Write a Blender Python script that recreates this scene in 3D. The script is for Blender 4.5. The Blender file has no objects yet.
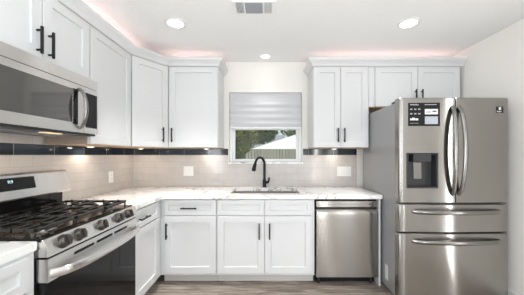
import bpy, bmesh, math, random
from mathutils import Vector, Matrix
random.seed(7)
PI = math.pi
scn = bpy.context.scene
COL = scn.collection

# ------------------------------------------------------------------ camera, world, light, exposure
CAMY, CAMZ, FPX = -3.00, 1.30, 244.0
cam = bpy.data.cameras.new('camera'); camo = bpy.data.objects.new('camera', cam); COL.objects.link(camo)
camo.location = (0, CAMY, CAMZ); camo.rotation_euler = (PI / 2, 0, 0)
cam.sensor_width = 36; cam.sensor_fit = 'HORIZONTAL'
cam.lens = 36 * FPX / 524
cam.shift_x = -5.0 / 524; cam.shift_y = 7.5 / 524
cam.clip_start = 0.02
scn.camera = camo

vs = scn.view_settings
vs.view_transform = 'Standard'; vs.look = 'None'; vs.gamma = 1; vs.use_curve_mapping = False
vs.exposure = -0.03
scn.cycles.max_bounces = 8
scn.cycles.diffuse_bounces = 5
scn.cycles.sample_clamp_indirect = 6

w = bpy.data.worlds.new('sky'); scn.world = w; w.use_nodes = True
wn = w.node_tree.nodes['Background']
wn.inputs['Color'].default_value = (0.86, 0.93, 1.0, 1); wn.inputs['Strength'].default_value = 0.85

def lamp(name, kind, loc, energy, color=(1, 1, 1), rot=(0, 0, 0), parent=None, **kw):
    L = bpy.data.lights.new(name, kind); L.energy = energy; L.color = color
    for k, v in kw.items(): setattr(L, k, v)
    o = bpy.data.objects.new(name, L); COL.objects.link(o); o.location = loc; o.rotation_euler = rot
    if parent: o.parent = parent
    return o
lamp('sun', 'SUN', (-6, -4, 8), 3.0, (1, .95, .86), rot=(math.radians(38), 0, math.radians(-58)), angle=0.01)
# added fill lamp in an invented opening at the unseen back of the room
lamp('rear_fill_light', 'AREA', (0.2, -6.9, 1.40), 46, (.92, .985, 1.035), rot=(PI / 2 + .35, 0, 0), shape='RECTANGLE', size=2.9, size_y=2.1)
# added fill lamps along the unseen side walls, and two added streak strips
lamp('side_fill_light', 'AREA', (-1.60, -4.6, 1.35), 105, (.92, .985, 1.035), rot=(0, -PI / 2 - .2, 0), shape='RECTANGLE', size=1.9, size_y=2.0)
lamp('side_fill_light', 'AREA', (2.09, -4.6, 1.35), 26, (.92, .985, 1.035), rot=(0, PI / 2, 0), shape='RECTANGLE', size=1.6, size_y=1.4)
lamp('ceiling_fill_light', 'AREA', (-.1, -3.1, 1.55), 42, (.92, .985, 1.035), rot=(PI, 0, 0), shape='DISK', size=.35)  # added upward fill that brightens the ceiling
lamp('streak_strip_light', 'AREA', (2.10, -1.71, 1.10), 6, (1, 1, 1), rot=(0, PI / 2, 0), shape='RECTANGLE', size=2.1, size_y=.035)  # added strip that draws a vertical streak on the refrigerator steel
lamp('streak_strip_light', 'AREA', (2.00, -6.95, 1.10), 20, (1, 1, 1), rot=(PI / 2, 0, 0), shape='RECTANGLE', size=.10, size_y=2.0)  # added strip meant to streak the dishwasher door

# ------------------------------------------------------------------ helpers
class F:
    """local frame: u to the right along a face, v up, w out of the face"""
    def __init__(s, o, deg):
        a = math.radians(deg); s.o = Vector(o)
        s.u = Vector((math.cos(a), math.sin(a), 0)); s.w = Vector((math.sin(a), -math.cos(a), 0)); s.v = Vector((0, 0, 1))
    def __call__(s, u, v, w=0): return s.o + s.u * u + s.v * v + s.w * w
BACK = F((0, 0, 0), 0)
def fbox(bm, f, u0, u1, v0, v1, w0, w1):
    c = [bm.verts.new(f(u, v, w)) for u in (u0, u1) for v in (v0, v1) for w in (w0, w1)]
    for q in ((0, 1, 3, 2), (4, 6, 7, 5), (0, 4, 5, 1), (2, 3, 7, 6), (0, 2, 6, 4), (1, 5, 7, 3)):
        bm.faces.new([c[i] for i in q])
def box(bm, x0, x1, y0, y1, z0, z1): fbox(bm, BACK, x0, x1, z0, z1, -y0, -y1)
def prism(bm, pts, z0, z1):
    a = [bm.verts.new((p[0], p[1], z0)) for p in pts]; b = [bm.verts.new((p[0], p[1], z1)) for p in pts]
    bm.faces.new(a); bm.faces.new(b)
    for i in range(len(pts)):
        j = (i + 1) % len(pts); bm.faces.new((a[i], a[j], b[j], b[i]))
def extrude(bm, pts3, vec):
    a = [bm.verts.new(p) for p in pts3]; b = [bm.verts.new(Vector(p) + Vector(vec)) for p in pts3]
    bm.faces.new(a); bm.faces.new(b)
    for i in range(len(pts3)):
        j = (i + 1) % len(pts3); bm.faces.new((a[i], a[j], b[j], b[i]))
def sheet(bm, us, vs_, inc, front, back):
    """slab of grid cells: front(u,v) / back(u,v) give points; inc(i,j) says which cells exist"""
    fv, bv = {}, {}
    def gv(d, fn, i, j):
        if (i, j) not in d: d[(i, j)] = bm.verts.new(fn(us[i], vs_[j]))
        return d[(i, j)]
    n, m = len(us) - 1, len(vs_) - 1
    ok = lambda i, j: 0 <= i < n and 0 <= j < m and inc(i, j)
    for i in range(n):
        for j in range(m):
            if not ok(i, j): continue
            k = ((i, j), (i + 1, j), (i + 1, j + 1), (i, j + 1))
            bm.faces.new([gv(fv, front, *q) for q in k]); bm.faces.new([gv(bv, back, *q) for q in reversed(k)])
            for (di, dj, p, q) in ((0, -1, k[0], k[1]), (1, 0, k[1], k[2]), (0, 1, k[2], k[3]), (-1, 0, k[3], k[0])):
                if not ok(i + di, j + dj):
                    bm.faces.new([gv(fv, front, *p), gv(bv, back, *p), gv(bv, back, *q), gv(fv, front, *q)])
def ring(c, t, r, n, ref, rx=None):
    t = t.normalized(); a = ref - t * ref.dot(t)
    if a.length < 1e-6: a = t.orthogonal()
    a.normalize(); b = t.cross(a)
    return [c + (a * math.cos(2 * PI * k / n)) * (rx or r) + (b * math.sin(2 * PI * k / n)) * r for k in range(n)], a
def tube(bm, pts, r, n=10, ref=(0.3, 0.2, 1), rx=None, caps=True):
    pts = [Vector(p) for p in pts]; ref = Vector(ref); prev = None
    for i, p in enumerate(pts):
        t = (pts[min(i + 1, len(pts) - 1)] - pts[max(i - 1, 0)])
        rr = r[i] if isinstance(r, (list, tuple)) else r
        cs, ref = ring(p, t, rr, n, ref, rx)
        cur = [bm.verts.new(c) for c in cs]
        if prev:
            for k in range(n): bm.faces.new((prev[k], prev[(k + 1) % n], cur[(k + 1) % n], cur[k]))
        elif caps: bm.faces.new(cur[::-1])
        prev = cur
    if caps: bm.faces.new(prev)
def lathe(bm, o, axis, prof, n=24):
    """prof: (radius, distance along axis)"""
    o = Vector(o); axis = Vector(axis).normalized(); a = axis.orthogonal().normalized(); b = axis.cross(a); prev = None
    for (r, h) in prof:
        if r < 1e-6: cur = [bm.verts.new(o + axis * h)]
        else: cur = [bm.verts.new(o + axis * h + (a * math.cos(2 * PI * k / n) + b * math.sin(2 * PI * k / n)) * r) for k in range(n)]
        if prev:
            for k in range(n):
                k2 = (k + 1) % n
                if len(prev) == 1 and len(cur) == 1: break
                if len(prev) == 1: bm.faces.new((prev[0], cur[k2], cur[k]))
                elif len(cur) == 1: bm.faces.new((prev[k], prev[k2], cur[0]))
                else: bm.faces.new((prev[k], prev[k2], cur[k2], cur[k]))
        prev = cur
def sweep(bm, path, prof, left=True):
    """sweep (out, z) profile along a plan polyline, mitred; out is to the right of travel"""
    P = [Vector((p[0], p[1], 0)) for p in path]; prev = None
    for i, p in enumerate(P):
        ns = []
        for (a, b) in ((i - 1, i), (i, i + 1)):
            if a >= 0 and b < len(P):
                d = (P[b] - P[a]).normalized(); ns.append(Vector((d.y, -d.x, 0)))
        m = sum(ns, Vector()) / len(ns); m = m / m.dot(ns[0]) if len(ns) > 1 else m
        cur = [bm.verts.new(p + m * o + Vector((0, 0, z))) for (o, z) in prof]
        if prev:
            for k in range(len(prof)): bm.faces.new((prev[k], prev[(k + 1) % len(prof)], cur[(k + 1) % len(prof)], cur[k]))
        else: bm.faces.new(cur)
        prev = cur
    bm.faces.new(prev[::-1])
def NB(): return bmesh.new()
def wloc(o):
    v = Vector()
    while o: v = v + o.location; o = o.parent
    return v
def obj(name, bm, mat, parent=None, bevel=0, seg=2, smooth=True, limit=False, label=None):
    if limit: bmesh.ops.dissolve_limit(bm, angle_limit=0.01, verts=bm.verts, edges=bm.edges)
    bmesh.ops.recalc_face_normals(bm, faces=bm.faces)
    if bevel:
        es = [e for e in bm.edges if len(e.link_faces) == 2 and e.calc_face_angle(0) > 0.5]
        bmesh.ops.bevel(bm, geom=es, offset=bevel, segments=seg, affect='EDGES', profile=0.5, clamp_overlap=True)
    if parent: bmesh.ops.translate(bm, vec=-wloc(parent), verts=bm.verts)
    me = bpy.data.meshes.new(name); bm.to_mesh(me); bm.free(); me.materials.append(mat)
    if smooth:
        me.shade_smooth(); me.set_sharp_from_angle(angle=math.radians(38))
    o = bpy.data.objects.new(name, me); COL.objects.link(o)
    if bevel and smooth:
        wn_ = o.modifiers.new('weighted_normal', 'WEIGHTED_NORMAL'); wn_.keep_sharp = True; wn_.weight = 100
    if parent: o.parent = parent
    if label: o['label'] = label
    return o
def tag(o, label, cat, group=None, kind=None):
    o['label'] = label; o['category'] = cat
    if group: o['group'] = group
    if kind: o['kind'] = kind
    return o
def thing(name, label, cat, loc, group=None):
    o = bpy.data.objects.new(name, None); COL.objects.link(o); o.location = loc; o.empty_display_size = .1
    return tag(o, label, cat, group)
def struct(name, bm, mat, parent=None, label=None, **kw):
    o = obj(name, bm, mat, parent, **kw)
    if not parent:
        o['kind'] = 'structure'
        if label: o['label'] = label
    return o
def text(body, size, frame, mat, parent, name='lettering', sx=1.0, align='LEFT'):
    c = bpy.data.curves.new(name, 'FONT'); c.body = body; c.size = size; c.extrude = .0004; c.align_x = align
    t = bpy.data.objects.new(name, c); COL.objects.link(t)
    bpy.context.view_layer.update()
    me = bpy.data.meshes.new_from_object(t.evaluated_get(bpy.context.evaluated_depsgraph_get()))
    bpy.data.objects.remove(t); bpy.data.curves.remove(c)
    base = wloc(parent)
    for v in me.vertices: v.co = frame(v.co.x * sx, v.co.y, v.co.z) - base
    me.materials.clear(); me.materials.append(mat)
    o = bpy.data.objects.new(name, me); COL.objects.link(o); o.parent = parent
    return o

# ------------------------------------------------------------------ materials
def mat(name, color, rough=.5, metal=0, **kw):
    m = bpy.data.materials.new(name); m.use_nodes = True
    b = m.node_tree.nodes['Principled BSDF']
    b.inputs['Base Color'].default_value = (*color, 1); b.inputs['Roughness'].default_value = rough; b.inputs['Metallic'].default_value = metal
    for k, v in kw.items(): b.inputs[k.replace('_', ' ')].default_value = v
    return m
class N:
    def __init__(s, m): s.t = m.node_tree; s.b = s.t.nodes['Principled BSDF']
    def new(s, typ, **kw):
        n = s.t.nodes.new(typ)
        for k, v in kw.items():
            if k in n.inputs: n.inputs[k].default_value = v
            else: setattr(n, k, v)
        return n
    def link(s, a, b): s.t.links.new(a, b)
    def coords(s, scale=(1, 1, 1), swz=None):
        tc = s.new('ShaderNodeTexCoord'); out = tc.outputs['Object']
        if swz:
            sep = s.new('ShaderNodeSeparateXYZ'); cmb = s.new('ShaderNodeCombineXYZ'); s.link(out, sep.inputs[0])
            for i, ch in enumerate(swz): s.link(sep.outputs['XYZ'.index(ch)], cmb.inputs[i])
            out = cmb.outputs[0]
        mp = s.new('ShaderNodeMapping'); mp.inputs['Scale'].default_value = scale; s.link(out, mp.inputs['Vector'])
        return mp.outputs[0]
    def noise(s, vec, scale, detail=4, rough=.55, dist=0):
        n = s.new('ShaderNodeTexNoise'); n.inputs['Scale'].default_value = scale; n.inputs['Detail'].default_value = detail
        n.inputs['Roughness'].default_value = rough; n.inputs['Distortion'].default_value = dist; s.link(vec, n.inputs['Vector']); return n.outputs['Fac']
    def ramp(s, fac, stops):
        r = s.new('ShaderNodeValToRGB'); e = r.color_ramp.elements
        while len(e) < len(stops): e.new(.5)
        for k, (p, c) in enumerate(stops): e[k].position = p; e[k].color = (*c, 1) if len(c) == 3 else c
        s.link(fac, r.inputs[0]); return r.outputs[0]
    def mix(s, a, b, fac, mode='MIX'):
        m = s.new('ShaderNodeMix', data_type='RGBA', blend_type=mode)
        for v, i in ((fac, 0), (a, 6), (b, 7)):
            if hasattr(v, 'links'): s.link(v, m.inputs[i])
            else: m.inputs[i].default_value = v if i == 0 else (*v, 1)
        return m.outputs[2]
    def bump(s, h, strength=.2, dist=.002):
        b = s.new('ShaderNodeBump', Strength=strength, Distance=dist); s.link(h, b.inputs['Height']); s.link(b.outputs[0], s.b.inputs['Normal'])
    def base(s, c): s.link(c, s.b.inputs['Base Color'])

M = {}
M['cab'] = mat('cabinet_white', (.66, .665, .67), .33)
M['crown'] = M['cab']
M['toe'] = mat('toe_kick_paint', (.58, .555, .53), .5)
M['wood'] = mat('cabinet_underside_maple', (.62, .42, .26), .5)
n = N(M['wood']); n.base(n.ramp(n.noise(n.coords((2, 14, 2)), 6), [(.3, (.52, .34, .20)), (.7, (.70, .50, .33))]))
M['strip'] = mat('brown_side', (.33, .26, .21), .5)  # brown-grey tone for the cabinet side below the microwave
M['ceil'] = mat('ceiling_paint', (.88, .88, .875), .85)
n = N(M['ceil']); n.bump(n.noise(n.coords(), 34, 3, .6), .35, .006)
M['wall'] = mat('wall_paint', (.85, .825, .785), .7)
n = N(M['wall']); n.bump(n.noise(n.coords(), 60, 3), .15, .003)
M['trimw'] = mat('white_trim_paint', (.84, .84, .84), .35)
M['vinyl'] = mat('window_vinyl', (.86, .87, .88), .35)
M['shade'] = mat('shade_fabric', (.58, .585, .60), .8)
M['black'] = mat('matte_black_metal', (.010, .010, .011), .42, Specular_IOR_Level=.3)
M['blackp'] = mat('black_plastic', (.010, .010, .011), .45, Specular_IOR_Level=.2)
M['rubber'] = mat('dark_gap', (.01, .01, .01), .8)
M['white_pl'] = mat('white_plastic', (.84, .84, .83), .3)
M['slot'] = mat('slot_dark', (.05, .05, .05), .6)
M['bglass'] = mat('black_glass', (.010, .010, .010), .06, 0, Specular_IOR_Level=.22)
M['iron'] = mat('cast_iron', (.010, .010, .010), .27, 0, Specular_IOR_Level=.5)
M['tile_tint'] = mat('cooktop_tile_reflection', (.30, .23, .175), .2, .85)  # tan of the reflected tile put into the metal colour
M['mwglass'] = mat('tinted_oven_window', (.17, .165, .16), .07, .75)
M['side'] = mat('fridge_side_grey', (.33, .33, .335), .36, .2)
M['dgrey'] = mat('dark_grey_plastic', (.035, .035, .038), .35, Specular_IOR_Level=.3)
M['wpaper'] = mat('white_print', (.72, .72, .72), .6); M['mprint'] = mat('dim_print', (.36, .36, .37), .6)
M['gpaper'] = mat('grey_print', (.42, .45, .50), .6)
M['ventgrey'] = mat('vent_grey_metal', (.30, .31, .34), .5)  # blue-grey metal for the centre vent slats and grease filters

AROT = .25
def steel(name, col, rough, swz, aniso=1.0):
    m = mat(name, col, rough, 1); n = N(m)
    v = n.coords((1, 1, 1), swz)
    mp = n.new('ShaderNodeMapping'); mp.inputs['Scale'].default_value = (1.2, 260, 1); n.link(v, mp.inputs['Vector'])
    f = n.noise(mp.outputs[0], 3, 3)
    r = n.new('ShaderNodeMapRange'); r.inputs['To Min'].default_value = rough * .97; r.inputs['To Max'].default_value = rough * 1.03
    n.link(f, r.inputs['Value']); n.link(r.outputs[0], n.b.inputs['Roughness'])
    m.node_tree.nodes['Principled BSDF'].inputs['Anisotropic'].default_value = aniso
    tg = n.new('ShaderNodeCombineXYZ'); tg.inputs[0].default_value = tg.inputs[1].default_value = .25; tg.inputs['XYZ'.index(swz[0])].default_value = 1; n.link(tg.outputs[0], n.b.inputs['Tangent'])
    n.b.inputs['Anisotropic Rotation'].default_value = AROT
    return m
M['steel'] = steel('brushed_steel', (.34, .328, .31), .20, 'XZY')
M['steel_side'] = steel('brushed_steel_range', (.76, .75, .735), .27, 'YZX')
M['chrome'] = mat('polished_steel', (.25, .242, .232), .2, 1)
M['knob'] = mat('knob_steel', (.12, .112, .105), .30, 1)
M['sinkst'] = mat('sink_steel', (.50, .45, .40), .3, 1)
M['glow'] = mat('lamp_lens', (1, 1, 1), .5, 0, Emission_Color=(1, .97, .92, 1), Emission_Strength=6)
M['puckglow'] = mat('puck_lens', (1, .9, .7), .5, 0, Emission_Color=(1, .84, .58, 1), Emission_Strength=6)
M['mwglow'] = mat('microwave_lamp_lens', (.9, .75, .5), .5, 0, Emission_Color=(1, .74, .42, 1), Emission_Strength=.8)
M['ledglow'] = mat('led_tape', (1, .7, .65), .5, 0, Emission_Color=(1, .75, .7, 1), Emission_Strength=2)
M['digit'] = mat('clock_digits', (.5, .8, 1), .5, 0, Emission_Color=(.75, .9, 1, 1), Emission_Strength=.6)

def tile_mat(name, swz):
    m = mat(name, (.7, .66, .62), .14); n = N(m); v = n.coords((1, 1, 1), swz)
    br = n.new('ShaderNodeTexBrick', offset=.5); n.link(v, br.inputs['Vector'])
    for k, x in {'Scale': 1.0, 'Mortar Size': .0018, 'Mortar Smooth': .15, 'Bias': 0, 'Brick Width': .152, 'Row Height': .0762}.items(): br.inputs[k].default_value = x
    br.inputs['Color1'].default_value = (.59, .55, .525, 1); br.inputs['Color2'].default_value = (.55, .51, .485, 1); br.inputs['Mortar'].default_value = (.47, .44, .415, 1)
    cl = n.ramp(n.noise(v, 9, 3), [(.3, (.93, .93, .93)), (.7, (1, 1, 1))])
    n.base(n.mix(br.outputs['Color'], cl, 1.0, 'MULTIPLY'))
    h = n.mix(n.ramp(n.noise(v, 22, 2), [(.2, (.6, .6, .6)), (.8, (1, 1, 1))]), (0, 0, 0), br.outputs['Fac'])
    n.bump(h, .35, .002)
    return m
M['tile_b'] = tile_mat('subway_tile_back', 'XZY'); M['tile_l'] = tile_mat('subway_tile_left', 'YZX')
def band_mat(name, swz, off):
    m = mat(name, (.01, .012, .016), .07); n = N(m); v = n.coords((1, 1, 1), swz)
    mp = n.new('ShaderNodeMapping'); mp.inputs['Location'].default_value = (off, 0, 0); n.link(v, mp.inputs['Vector'])
    br = n.new('ShaderNodeTexBrick', offset=0); n.link(mp.outputs[0], br.inputs['Vector'])
    for k, x in {'Scale': 1.0, 'Mortar Size': .0018, 'Brick Width': .305, 'Row Height': 10.0}.items(): br.inputs[k].default_value = x
    br.inputs['Color1'].default_value = (.010, .013, .018, 1); br.inputs['Color2'].default_value = (.028, .038, .052, 1); br.inputs['Mortar'].default_value = (.30, .28, .26, 1)
    n.base(br.outputs['Color']); return m
M['band_b'] = band_mat('dark_glass_tile_back', 'XZY', .1); M['band_l'] = band_mat('dark_glass_tile_left', 'YZX', .2)

M['quartz'] = mat('marble_quartz', (.82, .81, .79), .14); n = N(M['quartz'])
v = n.coords((1, 1, 1)); mp = n.new('ShaderNodeMapping'); mp.inputs['Rotation'].default_value = (0, 0, .5); mp.inputs['Scale'].default_value = (.8, 1.5, 1.2); n.link(v, mp.inputs['Vector'])
f1 = n.noise(mp.outputs[0], 2.3, 7, .6, 1.4)
vein = n.ramp(f1, [(.455, (0, 0, 0)), (.492, (.6, .6, .6)), (.5, (1, 1, 1)), (.51, (.6, .6, .6)), (.56, (0, 0, 0))])
f2 = n.noise(v, 1.7, 3); msk = n.ramp(f2, [(.36, (0, 0, 0)), (.52, (1, 1, 1))])
amt = n.mix(vein, msk, 1.0, 'MULTIPLY')
base = n.ramp(n.noise(v, 1.3, 4), [(.3, (.90, .90, .90)), (.75, (.86, .855, .845))])
f3 = n.noise(v, 4.1, 6, .65, .8); v3 = n.ramp(f3, [(.48, (0, 0, 0)), (.5, (1, 1, 1)), (.52, (0, 0, 0))])
dk = n.mix(v3, n.ramp(n.noise(v, 2.6, 2), [(.50, (0, 0, 0)), (.58, (1, 1, 1))]), 1.0, 'MULTIPLY')
c = n.mix(base, (.60, .55, .50), amt); n.base(n.mix(c, (.06, .05, .045), dk))

M['floor'] = mat('plank_floor', (.2, .15, .12), .38); n = N(M['floor']); v = n.coords()
br = n.new('ShaderNodeTexBrick', offset=.37); n.link(v, br.inputs['Vector'])
for k, x in {'Scale': 1.0, 'Mortar Size': .0015, 'Brick Width': 1.2, 'Row Height': .15}.items(): br.inputs[k].default_value = x
br.inputs['Color1'].default_value = (1.15, 1.13, 1.1, 1); br.inputs['Color2'].default_value = (.72, .70, .68, 1); br.inputs['Mortar'].default_value = (.25, .22, .2, 1)
g = n.noise(n.coords((1.6, 16, 1)), 2.2, 8, .62, .6)
wc = n.ramp(g, [(.30, (.075, .06, .05)), (.5, (.31, .262, .225)), (.70, (.56, .50, .45))])
n.base(n.mix(wc, br.outputs['Color'], 1.0, 'MULTIPLY')); n.bump(g, .15, .002)

M['pane'] = bpy.data.materials.new('window_glass'); M['pane'].use_nodes = True
t = M['pane'].node_tree; t.nodes.clear()
o_ = t.nodes.new('ShaderNodeOutputMaterial'); mx = t.nodes.new('ShaderNodeMixShader'); tr = t.nodes.new('ShaderNodeBsdfTransparent'); gl = t.nodes.new('ShaderNodeBsdfGlossy')
gl.inputs['Roughness'].default_value = .02; mx.inputs[0].default_value = .012; tr.inputs[0].default_value = (.95, .97, .96, 1)
t.links.new(tr.outputs[0], mx.inputs[1]); t.links.new(gl.outputs[0], mx.inputs[2]); t.links.new(mx.outputs[0], o_.inputs[0])

# ------------------------------------------------------------------ the room shell
XL, XR, ZC, YR, Z0 = -1.65, 2.14, 2.44, -7.0, .03
WX0, WX1, WZ0, WZ1 = -.465, .43, 1.215, 2.07       # window opening
def rect_wall(name, us, vs_, holes, front, back, m):
    bm = NB(); sheet(bm, us, vs_, lambda i, j: (i, j) not in holes, front, back); return struct(name, bm, m, limit=True, smooth=False)
rect_wall('wall_back', [XL - .14, WX0, WX1, XR + .14], [Z0, WZ0, WZ1, ZC], {(1, 1)}, lambda u, v: Vector((u, 0, v)), lambda u, v: Vector((u, .14, v)), M['wall'])
bm = NB(); box(bm, XL - .14, XL, YR, 0, Z0, ZC); struct('wall_left', bm, M['wall'])
SLY0, SLY1 = -1.738, -1.682  # slit cut for the added streak strip
bm = NB(); sheet(bm, [YR, SLY0, SLY1, 0], [Z0, Z0 + .015, 2.16, ZC], lambda i, j: (i, j) != (1, 1), lambda u, v: Vector((XR, u, v)), lambda u, v: Vector((XR + .14, u, v)))
struct('wall_right', bm, M['wall'], limit=True, smooth=False)
rect_wall('wall_rear', [XL - .14, -1.3, 1.68, 1.94, 2.06, XR + .14], [Z0, .2, 2.2, ZC], {(1, 1), (3, 1)}, lambda u, v: Vector((u, YR, v)), lambda u, v: Vector((u, YR - .14, v)), M['wall'])  # openings invented for the added rear fill and streak strip
bm = NB(); box(bm, XL - .14, XR + .14, YR - .14, .14, ZC, ZC + .12); struct('ceiling', bm, M['ceil'])
bm = NB(); box(bm, XL - .14, XR + .14, YR - .14, .14, -.12, Z0); struct('floor', bm, M['floor'])
bm = NB(); box(bm, XR - .014, XR, YR, -.02, Z0, .115); struct('baseboard_right', bm, M['trimw'], bevel=.003)

# tiling on the walls
TT = .008
bm = NB()
def bt_inc(i, j): return not (i == 1 and j == 1)
sheet(bm, [XL, WX0 - .012, WX1 + .012, 1.10], [.914, WZ0 - .026, 1.300], bt_inc, lambda u, v: Vector((u, -TT, v)), lambda u, v: Vector((u, 0, v)))
struct('trim_1', bm, M['tile_b'], smooth=False, label='beige subway tile backsplash on the back wall')
for nm, a, b in (('trim_2', XL + TT, WX0 - .012), ('trim_3', WX1 + .012, 1.10)):
    bm = NB(); box(bm, a, b, -TT - .001, 0, 1.300, 1.376); struct(nm, bm, M['band_b'], label='dark glass accent band on the back wall')
bm = NB(); box(bm, XL, XL + TT, -2.9, -TT, .914, 1.300); struct('trim_4', bm, M['tile_l'], label='beige subway tile backsplash on the left wall')
bm = NB(); box(bm, XL, XL + TT + .001, -2.9, -TT, 1.300, 1.376); struct('trim_5', bm, M['band_l'], label='dark glass accent band on the left wall')
bm = NB(); box(bm, XL, XL + TT, -2.9, -1.21, 1.376, 1.46); struct('trim_6', bm, M['tile_l'], label='row of tile between accent band and microwave')

# window: frame, sashes, panes, sill
bm = NB()
y0, y1 = .055, .125
def frame_bars(bm, x0, x1, z0, z1, t, ya, yb, tb=None):
    tb = tb or t
    box(bm, x0, x0 + t, ya, yb, z0, z1); box(bm, x1 - t, x1, ya, yb, z0, z1); box(bm, x0 + t, x1 - t, ya, yb, z0, z0 + tb); box(bm, x0 + t, x1 - t, ya, yb, z1 - t, z1)
frame_bars(bm, WX0 + .001, WX1 - .001, WZ0 + .001, WZ1 - .001, .032, y0, y1, .012)
win = struct('window_1', bm, M['vinyl'], bevel=.003)
bm = NB(); frame_bars(bm, WX0 + .034, WX1 - .034, WZ0 + .014, 1.645, .030, .07, .105, .020)
lower = obj('lower_sash', bm, M['vinyl'], win, bevel=.003)
bm = NB(); box(bm, WX0 + .06, WX1 - .06, .085, .089, WZ0 + .028, 1.62); obj('pane', bm, M['pane'], lower)
bm = NB(); frame_bars(bm, WX0 + .034, WX1 - .034, 1.648, WZ1 - .034, .03, .09, .122)
upper = obj('upper_sash', bm, M['vinyl'], win, bevel=.003)
bm = NB(); box(bm, WX0 + .06, WX1 - .06, .103, .107, 1.67, WZ1 - .06); obj('pane', bm, M['pane'], upper)
bm = NB(); box(bm, WX0 - .012, WX1 + .012, -.026, .05, WZ0 - .024, WZ0); struct('trim_7', bm, M['quartz'], bevel=.003, label='marble window sill')

# ------------------------------------------------------------------ cabinets
def shaker(f, u0, u1, v0, v1, w0, t=.02, rail=.062, rec=.012):
    bm = NB(); w1 = w0 + t
    def loop(d, w): return [bm.verts.new(f(u, v, w)) for (u, v) in ((u0 + d, v0 + d), (u1 - d, v0 + d), (u1 - d, v1 - d), (u0 + d, v1 - d))]
    L = [loop(0, w0), loop(0, w1 - .002), loop(.002, w1), loop(rail, w1), loop(rail + .003, w1 - rec)]
    bm.faces.new(L[0])
    for a, b in zip(L, L[1:]):
        for k in range(4): bm.faces.new((a[k], a[(k + 1) % 4], b[(k + 1) % 4], b[k]))
    bm.faces.new(L[-1]); return bm
def pull(f, u, v, w, parent, vert=True, ln=.155):
    bm = NB(); h = ln / 2
    if vert:
        fbox(bm, f, u - .006, u + .006, v - h, v + h, w + .024, w + .036); ps = ((u, v - h * .72), (u, v + h * .72))
    else:
        fbox(bm, f, u - h, u + h, v - .006, v + .006, w + .024, w + .036); ps = ((u - h * .72, v), (u + h * .72, v))
    for (a, b) in ps: fbox(bm, f, a - .005, a + .005, b - .005, b + .005, w - .0005, w + .025)
    return obj('handle', bm, M['black'], parent, bevel=.0015, label='black bar pull')
def door(f, u0, u1, v0, v1, w, root, hu=None, hv=None, vert=True, name='door', rail=.062):
    d = obj(name, shaker(f, u0, u1, v0, v1, w, rail=rail), M['cab'], root)
    if hu is not None: pull(f, hu, hv, w + .02, d, vert)
    return d
G = .0025
LEFT = F((0, 0, 0), 90)           # u = y, w = x
CT = .872                          # top of the base cabinets
KB = .125                          # underside of the base cabinets
DW0, DW1, DR0, DR1 = .148, .706, .716, .862

# base cabinet in the corner of the back run: drawer over door
r = thing('base_cabinet', 'white corner base cabinet with one drawer over one door, left of the sink cabinet', 'cabinet', (-.75, -.3, 0))
bm = NB(); box(bm, -1.036, -.492, -.61, -.012, KB, CT); obj('body', bm, M['cab'], r)
bm = NB(); box(bm, -1.036, -.492, -.535, -.50, Z0, KB); obj('toe_kick', bm, M['toe'], r)
door(BACK, -1.0, -.497, DR0, DR1, .61, r, -.755, .785, False, 'drawer', .042)
door(BACK, -1.0, -.497, DW0, DW1, .61, r, -.97, .565)
# sink cabinet
r = thing('base_cabinet', 'white sink base cabinet with two doors below two false drawer fronts', 'cabinet', (0, -.3, 0))
bm = NB(); sx0, sx1, sy0, sy1 = -.37, .335, -.54, -.13
sheet(bm, [-.490, sx0 - .03, sx1 + .03, .464], [-.61, sy0 - .03, sy1 + .03, -.012], lambda i, j: not (i == 1 and j == 1), lambda u, v: Vector((u, v, CT)), lambda u, v: Vector((u, v, KB)))
box(bm, sx0 - .03, sx1 + .03, sy0 - .03, sy1 + .03, KB, KB + .02)
obj('body', bm, M['cab'], r)
bm = NB(); box(bm, -.490, .464, -.535, -.50, Z0, KB); obj('toe_kick', bm, M['toe'], r)
for a, b, h in ((-.482, -.026, -.075), (-.021, .436, .025)):
    door(BACK, a, b, DR0, DR1, .61, r, name='drawer_front', rail=.042)
    door(BACK, a, b, DW0, DW1, .61, r, h, .565)
bm = NB(); box(bm, 1.0855, 1.102, -.63, -.012, Z0, CT)
tag(obj('end_panel', bm, M['cab'], bevel=.001), 'narrow white panel closing the counter end between dishwasher and refrigerator', 'panel')
# left run
r = thing('base_cabinet', 'white base cabinet with one drawer over one door beside the right side of the range', 'cabinet', (-1.34, -.8, 0))
LX = -1.04
bm = NB(); box(bm, XL + .012, LX, -1.135, -.012, KB, CT); obj('body', bm, M['cab'], r)
bm = NB(); box(bm, LX - .11, LX - .075, -1.128, -.54, Z0, KB); obj('toe_kick', bm, M['toe'], r)
door(LEFT, -1.122, -.70, DR0, DR1, LX, r, -1.0, .785, False, 'drawer', .042)
door(LEFT, -1.122, -.70, DW0, DW1, LX, r)
r = thing('base_cabinet', 'white base cabinet at the left edge of the photo, in front of the range', 'cabinet', (-1.34, -2.3, 0))
bm = NB(); box(bm, XL + .012, LX, -2.75, -1.912, KB, CT); obj('body', bm, M['cab'], r)
bm = NB(); box(bm, LX - .11, LX - .075, -2.75, -1.912, Z0, KB); obj('toe_kick', bm, M['toe'], r)
door(LEFT, -2.74, -1.95, DR0, DR1, LX, r, -2.345, .785, False, 'drawer', .042)
door(LEFT, -2.34, -1.95, DW0, DW1, LX, r, -2.30, .6)
door(LEFT, -2.74, -2.345, DW0, DW1, LX, r, -2.385, .6)

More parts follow.
